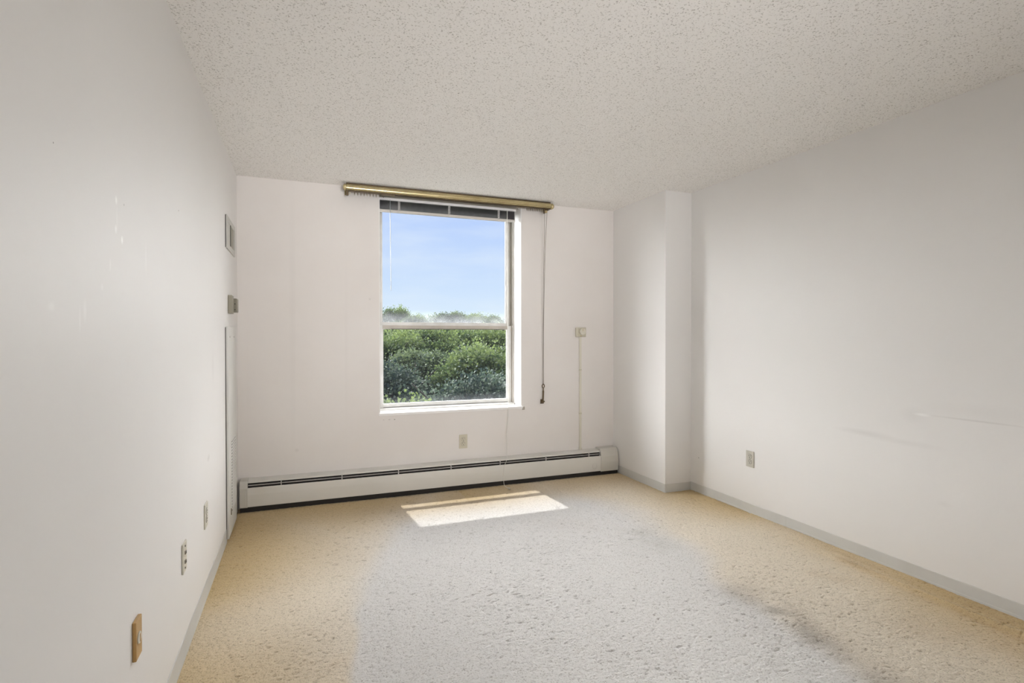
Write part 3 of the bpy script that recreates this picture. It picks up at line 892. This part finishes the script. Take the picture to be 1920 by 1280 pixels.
# ------------------------------------------------------------------ outlets (built facing -y, then turned)
def outlet(label, loc, rot, plate_m, kind, w=0.072, h=0.116, t=0.006):
    r = thing('wall_outlet', label, 'outlet', (0, 0, 0))
    obj('plate', box(NB(), -w / 2, w / 2, -t, -0.0003, -h / 2, h / 2), plate_m, r, bevel=0.0018)
    if kind == 'duplex':
        for z in (0.0195, -0.0195):
            bm = NB()
            pr = []
            for k in range(24):
                a = 2 * math.pi * k / 24
                pr.append((0.0172 * math.cos(a), max(-0.0142, min(0.0142, 0.0172 * math.sin(a)))))
            va = [bm.verts.new((x, -t + 0.001, z + q)) for x, q in pr]
            vb = [bm.verts.new((x, -t - 0.0022, z + q)) for x, q in pr]
            for k in range(24):
                bm.faces.new((va[k], va[(k + 1) % 24], vb[(k + 1) % 24], vb[k]))
            bm.faces.new(vb)
            bm.faces.new(va[::-1])
            rc = obj('receptacle', bm, plate_m, r)
            bm = NB()                                     # thin dark joint round each receptacle
            tube(bm, [(x * 1.03, -t - 0.0002, z + q * 1.04) for x, q in pr + pr[:1]], 0.0008, 5, False)
            obj('joint', bm, M['slot'], rc)
            obj('slot', box(NB(), -0.0078, -0.0050, -t - 0.0028, -t - 0.0020, z - 0.001, z + 0.0082), M['slot'], rc)
            obj('slot', box(NB(), 0.0050, 0.0074, -t - 0.0028, -t - 0.0020, z + 0.0002, z + 0.0075), M['slot'], rc)
            obj('slot', disc(NB(), (0, -t - 0.0020, z - 0.0078), (0, -1, 0), 0.0030, 0.0008, 12), M['slot'], rc)
        obj('screw', disc(NB(), (0, -t + 0.0005, 0), (0, -1, 0), 0.003, 0.0016, 12), M['screw'], r)
    elif kind == 'two_port':
        for z in (0.018, -0.018):
            p = obj('port', box(NB(), -0.008, 0.008, -t - 0.004, -t + 0.001, z - 0.007, z + 0.007), M['screw'], r, bevel=0.001)
            obj('port_hole', box(NB(), -0.006, 0.006, -t - 0.0046, -t - 0.0038, z - 0.005, z + 0.005), M['slot'], p)
        for z in (0.043, -0.043):
            obj('screw', disc(NB(), (0, -t + 0.0005, z), (0, -1, 0), 0.0036, 0.0022, 12), M['slot'], r)
    elif kind == 'jack':
        obj('round_jack', disc(NB(), (-0.004, -t + 0.001, 0.002), (0, -1, 0), 0.0165, 0.0045, 28), M['ivory_lt'], r, bevel=0.002)
        obj('jack_slot', box(NB(), -0.0075, -0.0005, -t - 0.0042, -t - 0.0032, -0.009, 0.012), M['jack_brown'], r)
    r.location = loc
    r.rotation_euler = (0, 0, rot)
    return r


LWR, RWR = math.pi / 2, -math.pi / 2
outlet('ivory duplex outlet on the wall below the window', (1.276, YB, 0.375), 0, M['ivory'], 'duplex')
outlet('grey duplex outlet low on the right hand wall', (XR, 3.012, 0.383), RWR, M['grey_plate'], 'duplex')
outlet('off white outlet on the left wall nearest the louvred panel', (XL, 2.976, 0.402), LWR, M['ivory_lt'], 'duplex', w=0.084)
outlet('ivory plate with two dark ports, middle one of three low on the left wall', (XL, 2.452, 0.398), LWR, M['ivory_lt'], 'two_port')
outlet('brown plate with round ivory jack, nearest on the left wall', (XL, 1.786, 0.424), LWR, M['jack_brown'], 'jack', h=0.108, t=0.010, w=0.058)

# ------------------------------------------------------------------ louvred access panel on the left wall
pn = thing('access_panel', 'tall white metal panel with louvres in the corner left of the window', 'panel', (XL, 3.97, 0.01))
PY0, PY1, PZ0, PZ1, PT = 3.756, 4.185, 0.012, 1.325, 0.016
obj('door', box(NB(), XL + 0.003, XL + PT, PY0, PY1, PZ0, PZ1), M['panel'], pn, bevel=0.0015)
obj('shadow_gap', box(NB(), XL + 0.0003, XL + 0.003, PY0 - 0.006, PY1 - 0.004, PZ0, PZ1 - 0.004), M['gasket_shade'], pn)
for k in range(24):
    z = 0.150 + k * 0.0192
    bm = NB()
    x0 = XL + PT
    prof = [(x0 - 0.001, z), (x0 + 0.0040, z + 0.001), (x0 + 0.0044, z + 0.003), (x0 - 0.001, z + 0.012)]
    a = [bm.verts.new((x, 3.90, q)) for x, q in prof]
    b = [bm.verts.new((x, 4.125, q)) for x, q in prof]
    for i in range(4):
        bm.faces.new((a[i], a[(i + 1) % 4], b[(i + 1) % 4], b[i]))
    bm.faces.new(a)
    bm.faces.new(b[::-1])
    lv = obj('louvre', bm, M['panel'], pn)
    obj('opening_shade_strip', box(NB(), x0 - 0.0005, x0 + 0.0006, 3.902, 4.123, z - 0.0072, z - 0.0004), M['gasket_shade'], lv)
for y in (3.84, 4.06):
    obj('screw', disc(NB(), (XL + PT - 0.0005, y, 1.262), (1, 0, 0), 0.005, 0.002, 10), M['screw'], pn)
obj('latch', box(NB(), XL + PT, XL + PT + 0.005, 3.845, 3.853, 0.135, 0.175), M['screw'], pn, bevel=0.001)

# ------------------------------------------------------------------ sliding wall vent
vt = thing('wall_vent', 'white rectangular air vent high on the left wall near the corner', 'vent', (XL, 4.0, 1.92))
VY0, VY1, VZ0, VZ1 = 3.786, 4.225, 1.816, 2.022
bm = NB()
fw = 0.034
box(bm, XL + 0.0005, XL + 0.010, VY0, VY0 + fw * 1.9, VZ0, VZ1)
box(bm, XL + 0.0005, XL + 0.010, VY1 - fw * 1.2, VY1, VZ0, VZ1)
box(bm, XL + 0.0005, XL + 0.010, VY0 + fw * 1.9, VY1 - fw * 1.2, VZ0, VZ0 + fw)
box(bm, XL + 0.0005, XL + 0.010, VY0 + fw * 1.9, VY1 - fw * 1.2, VZ1 - fw, VZ1)
obj('frame', bm, M['vent'], vt, bevel=0.001)
obj('duct_back', box(NB(), XL + 0.0004, XL + 0.0016, VY0 + 0.03, VY1 - 0.03, VZ0 + 0.03, VZ1 - 0.03), M['vent_dark'], vt)
obj('fixed_plate', box(NB(), XL + 0.0016, XL + 0.006, VY0 + fw * 1.9, 3.975, VZ0 + fw, VZ1 - fw), M['vent'], vt)
obj('sliding_plate', box(NB(), XL + 0.0016, XL + 0.005, 3.985, 4.165, VZ0 + fw, VZ1 - fw), M['taupe'], vt)
obj('divider', box(NB(), XL + 0.0016, XL + 0.011, 3.975, 3.985, VZ0 + fw, VZ1 - fw), M['vent_dark'], vt)
obj('shadow_edge', box(NB(), XL + 0.0003, XL + 0.004, VY0 - 0.004, VY0, VZ0 + 0.003, VZ1 - 0.002), M['gasket_shade'], vt)

# ------------------------------------------------------------------ thermostat
th = thing('thermostat', 'taupe thermostat box on the left wall between vent and tall panel', 'thermostat', (XL, 3.98, 1.47))
obj('base', box(NB(), XL + 0.0005, XL + 0.024, 3.893, 3.985, 1.412, 1.529), M['taupe'], th, bevel=0.002)
cv = obj('cover', box(NB(), XL + 0.0005, XL + 0.041, 3.990, 4.075, 1.424, 1.514), M['taupe_dark'], th, bevel=0.002)
obj('cover_face', box(NB(), XL + 0.0385, XL + 0.043, 3.992, 4.073, 1.427, 1.511), M['taupe'], cv, bevel=0.001)
for z in (1.478, 1.440):
    obj('dial_hole', disc(NB(), (XL + 0.031, 3.9902, z), (0, -1, 0), 0.0035, 0.002, 10), M['slot'], cv)

# ------------------------------------------------------------------ outdoors
gb = NB()
gv = [gb.verts.new(p) for p in ((-150, 4.84, -13), (260, 4.84, -13), (260, 420, -13), (-150, 420, -13))]
gb.faces.new(gv)
struct(obj('ground', gb, M['grass']))
# unseen pale slab added to bounce daylight up on to the ceiling
struct(obj('bounce_slab', box(NB(), -30, 40, YO + 0.05, 13, -13.2, -12.94), M['bounce_pale']))


def leaf_cloud(name, seed, n_leaf, mat, lump=9, leaf=0.16):
    """crown of single leaves gathered in sprays on a lumpy ball of radius about 1 (x, y) by 1 (z)"""
    r = np.random.default_rng(seed)
    # sprays: short twigs over the shell of several lobes
    lobes = r.normal(size=(lump, 3))
    lobes /= np.linalg.norm(lobes, axis=1)[:, None]
    lobes[:, 2] = np.abs(lobes[:, 2]) * 0.9 - 0.25
    lobes *= r.uniform(0.42, 0.70, lump)[:, None]
    lr = r.uniform(0.20, 0.42, lump)
    n_spray = n_leaf // 26
    li = r.integers(0, lump, n_spray)
    d = r.normal(size=(n_spray, 3))
    d /= np.linalg.norm(d, axis=1)[:, None]
    d[:, 2] = np.where(d[:, 2] < -0.2, -d[:, 2], d[:, 2])
    rad = lr[li] * r.uniform(0.72, 1.08, n_spray)
    sp = lobes[li] + d * rad[:, None]
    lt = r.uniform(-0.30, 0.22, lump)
    tone_s = np.clip(0.22 + lt[li] + 0.45 * (rad / lr[li] - 0.7) / 0.38 + 0.25 * d[:, 2] + r.normal(0, 0.16, n_spray), 0, 1)  # tips and tops lightened, insides darkened: sun and shade in the tone
    k = np.repeat(np.arange(n_spray), 26)
    n = len(k)
    tw = d[k] + r.normal(0, 0.35, (n, 3))
    pos = sp[k] + d[k] * r.uniform(-0.5, 0.6, n)[:, None] * 0.10 + r.normal(0, 0.035, (n, 3))
    a = r.normal(size=(n, 3)) * 0.8 + tw
    a /= np.linalg.norm(a, axis=1)[:, None]
    b = np.cross(a, r.normal(size=(n, 3)))
    b /= np.linalg.norm(b, axis=1)[:, None]
    L = (leaf * r.uniform(0.6, 1.25, n) / 5.0)[:, None]
    Wd = L * 0.42
    v0 = pos
    v1 = pos + a * L * 0.5 + b * Wd
    v2 = pos + a * L
    v3 = pos + a * L * 0.5 - b * Wd
    co = np.stack([v0, v1, v2, v3], 1).reshape(-1, 3).astype(np.float32)
    me = bpy.data.meshes.new(name)
    me.vertices.add(4 * n)
    me.vertices.foreach_set('co', co.ravel())
    me.loops.add(4 * n)
    me.loops.foreach_set('vertex_index', np.arange(4 * n, dtype=np.int32))
    me.polygons.add(n)
    me.polygons.foreach_set('loop_start', np.arange(0, 4 * n, 4, dtype=np.int32))
    me.polygons.foreach_set('loop_total', np.full(n, 4, dtype=np.int32))
    me.update(calc_edges=True)
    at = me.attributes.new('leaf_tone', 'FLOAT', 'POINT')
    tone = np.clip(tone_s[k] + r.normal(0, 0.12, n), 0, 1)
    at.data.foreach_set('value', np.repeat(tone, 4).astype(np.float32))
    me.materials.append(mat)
    return me


def core_mesh(seed):
    """branching trunk that carries the crown"""
    r = random.Random(seed)
    bm = NB()
    tube(bm, [(0, 0, -2.6), (0.02, 0.01, -1.2), (0, 0.02, -0.3), (0.03, 0, 0.35)], [0.085, 0.065, 0.045, 0.012], 8)
    for k in range(11):
        a = k * 2.4 + r.uniform(-.3, .3)
        z0 = -0.75 + k * 0.09
        e = Vector((math.cos(a) * r.uniform(.5, .75), math.sin(a) * r.uniform(.5, .75), z0 + r.uniform(.25, .6)))
        tube(bm, [(0, 0, z0), (e.x * .45, e.y * .45, z0 + (e.z - z0) * .35), e], [0.030, 0.018, 0.005], 5)
    me = bpy.data.meshes.new('trunk')
    bmesh.ops.recalc_face_normals(bm, faces=bm.faces[:])
    bm.to_mesh(me)
    bm.free()
    me.materials.append(M['bark'])
    return me


CROWNS = [leaf_cloud('foliage', 21, 46000, M['leaf_a'], 15, 0.17), leaf_cloud('foliage', 22, 46000, M['leaf_b'], 14, 0.17),
          leaf_cloud('foliage', 23, 46000, M['leaf_c'], 16, 0.17)]
CROWN_TOP = [float(np.percentile(np.array([v.co.z for v in me.vertices]), 99.7)) for me in CROWNS]
TRUNKS = [core_mesh(3), core_mesh(4), core_mesh(5)]


def tree(name, label, x, y, top, rad, kind, group=None, rot=0.0, tall=1.0):
    """top: height of the crown's top; rad: crown radius in metres"""
    zc = top - rad * CROWN_TOP[kind] * tall
    t = thing(name, label, 'tree', (x, y, zc), group)
    t.scale = (rad, rad, rad * tall)
    t.rotation_euler = (0, 0, rot)
    f = bpy.data.objects.new('foliage', CROWNS[kind])
    COL.objects.link(f)
    f.parent = t
    g = bpy.data.objects.new('trunk', TRUNKS[kind])
    COL.objects.link(g)
    g.parent = t
    return t


GN = 'nearest trees below the window'
GM = 'middle row of trees beyond the window'
GF = 'far trees of the wood'
GH = 'hazy trees on the skyline'
# slope x/y of a sight line through the window runs from 0.14 (left) to 0.38 (right)
NEAR = [(0.135, 15.5, -0.75, 3.4, 1, 'leafy tree filling the lower left corner of the window'), (0.235, 19.5, -1.6, 3.0, 0, 'leafy tree in the lower middle of the window'),
        (0.335, 18, -0.15, 3.6, 2, 'bushy dark tree in the lower right of the window')]
for s, y, top, rad, k, lab in NEAR:
    tree('broadleaf_tree', lab, s * y, y, top, rad, k, GN, s * 20)
MID = [(0.115, 25, 0.0, 4.2, 2, 'dark green tree in the middle row against the left frame'), (0.205, 31, 0.35, 4.0, 0, 'dark rounded tree in the middle row left of centre'),
       (0.285, 31, 0.35, 4.0, 2, 'shaded tree in the middle row just right of centre'), (0.365, 25, 0.75, 4.0, 1, 'yellow green tree in the middle row against the right frame')]
for s, y, top, rad, k, lab in MID:
    tree('broadleaf_tree', lab, s * y, y, top, rad, k, GM, s * 31)
FAR = [(0.13, 38, 1.3, 5.0, 1, 'light green tree in the back row at the left frame'), (0.185, 43, 1.75, 5.0, 1, 'light green tree in the back row, second from the left frame'),
       (0.245, 41, 1.7, 5.2, 1, 'green tree at the centre of the back row'), (0.305, 41, 1.2, 5.2, 1, 'light green tree in the back row, second from the right frame'),
       (0.365, 41, 1.7, 5.2, 1, 'green tree in the back row at the right frame'),
       (0.345, 58, 2.1, 6.0, 1, 'light green tree showing through the gap at the right end of the back row'),
       (0.215, 57, 2.05, 6.0, 1, 'light green tree peeping over the back row left of centre'),
       (0.285, 60, 2.0, 6.0, 0, 'green tree peeping over the back row right of centre'),
       (0.145, 59, 2.1, 6.0, 1, 'light green tree peeping over the back row at the left frame')]
for s, y, top, rad, k, lab in FAR:
    tree('broadleaf_tree', lab, s * y, y, top, rad, k, GF, s * 17)
HZ = [(0.155, 92, 5.9, 4.6, 1, 1.5, 'pointed tree rising highest at the left end of the skyline'), (0.188, 88, 4.6, 4.6, 1, 1.0, 'broad round tree on the skyline left of centre'),
      (0.228, 90, 3.3, 4.0, 1, 1.0, 'low tree in the dip of the skyline'), (0.264, 92, 5.3, 5.2, 0, 1.15, 'large tree clump on the skyline right of centre'),
      (0.302, 97, 5.3, 3.2, 0, 1.6, 'slim conical tree on the skyline'), (0.332, 92, 5.1, 4.8, 1, 1.1, 'broad hazy tree on the skyline toward the right'),
      (0.372, 90, 3.9, 4.2, 0, 1.1, 'last tree on the skyline at the right frame'), (0.125, 88, 3.6, 4.2, 2, 1.0, 'lowest skyline tree, cut off by the left window frame')]
for s, y, top, rad, k, tl, lab in HZ:
    tree('skyline_tree', lab, s * y, y, top, rad, k, GH, s * 13, tl)

# the wood goes on to both sides, out of the photograph's view: one mass of crowns
def side_wood():
    src = leaf_cloud('woodland', 31, 9000, M['leaf_a'], 15, 0.36)
    n = len(src.vertices)
    base = np.empty(n * 3, dtype=np.float32)
    src.vertices.foreach_get('co', base)
    base = base.reshape(-1, 3)
    tone = np.empty(n, dtype=np.float32)
    src.attributes['leaf_tone'].data.foreach_get('value', tone)
    r = np.random.default_rng(5)
    parts = []
    for y, top, rad in ((18, -0.5, 3.6), (28, 0.4, 4.6), (42, 1.7, 6.0), (60, 2.0, 8.0), (92, 4.6, 9.0)):
        step = rad * 1.45
        for side in (-1, 1):
            x = (0.02 if side < 0 else 0.49) * y + side * rad * 0.2
            for k in range(9):
                xx = x + side * k * step
                if abs(xx) > 95:
                    break
                a = r.uniform(0, 6.28)
                c, sn = math.cos(a), math.sin(a)
                p = base @ np.array([[c, sn, 0], [-sn, c, 0], [0, 0, 1]], dtype=np.float32) * rad
                p += np.array([xx, y + r.uniform(-2, 2), top - rad * 0.8 + r.uniform(-0.4, 0.3)], dtype=np.float32)
                parts.append(p)
    co = np.concatenate(parts).astype(np.float32)
    m = len(co)
    me = bpy.data.meshes.new('woodland')
    me.vertices.add(m)
    me.vertices.foreach_set('co', co.ravel())
    me.loops.add(m)
    me.loops.foreach_set('vertex_index', np.arange(m, dtype=np.int32))
    me.polygons.add(m // 4)
    me.polygons.foreach_set('loop_start', np.arange(0, m, 4, dtype=np.int32))
    me.polygons.foreach_set('loop_total', np.full(m // 4, 4, dtype=np.int32))
    me.update(calc_edges=True)
    at = me.attributes.new('leaf_tone', 'FLOAT', 'POINT')
    at.data.foreach_set('value', np.tile(tone, len(parts)).astype(np.float32))
    me.materials.append(M['leaf_a'])
    bpy.data.meshes.remove(src)
    o = bpy.data.objects.new('woodland', me)
    COL.objects.link(o)
    tag(o, 'mass of leafy woodland going on past both sides of the window view', 'woodland')
    o['kind'] = 'stuff'


side_wood()
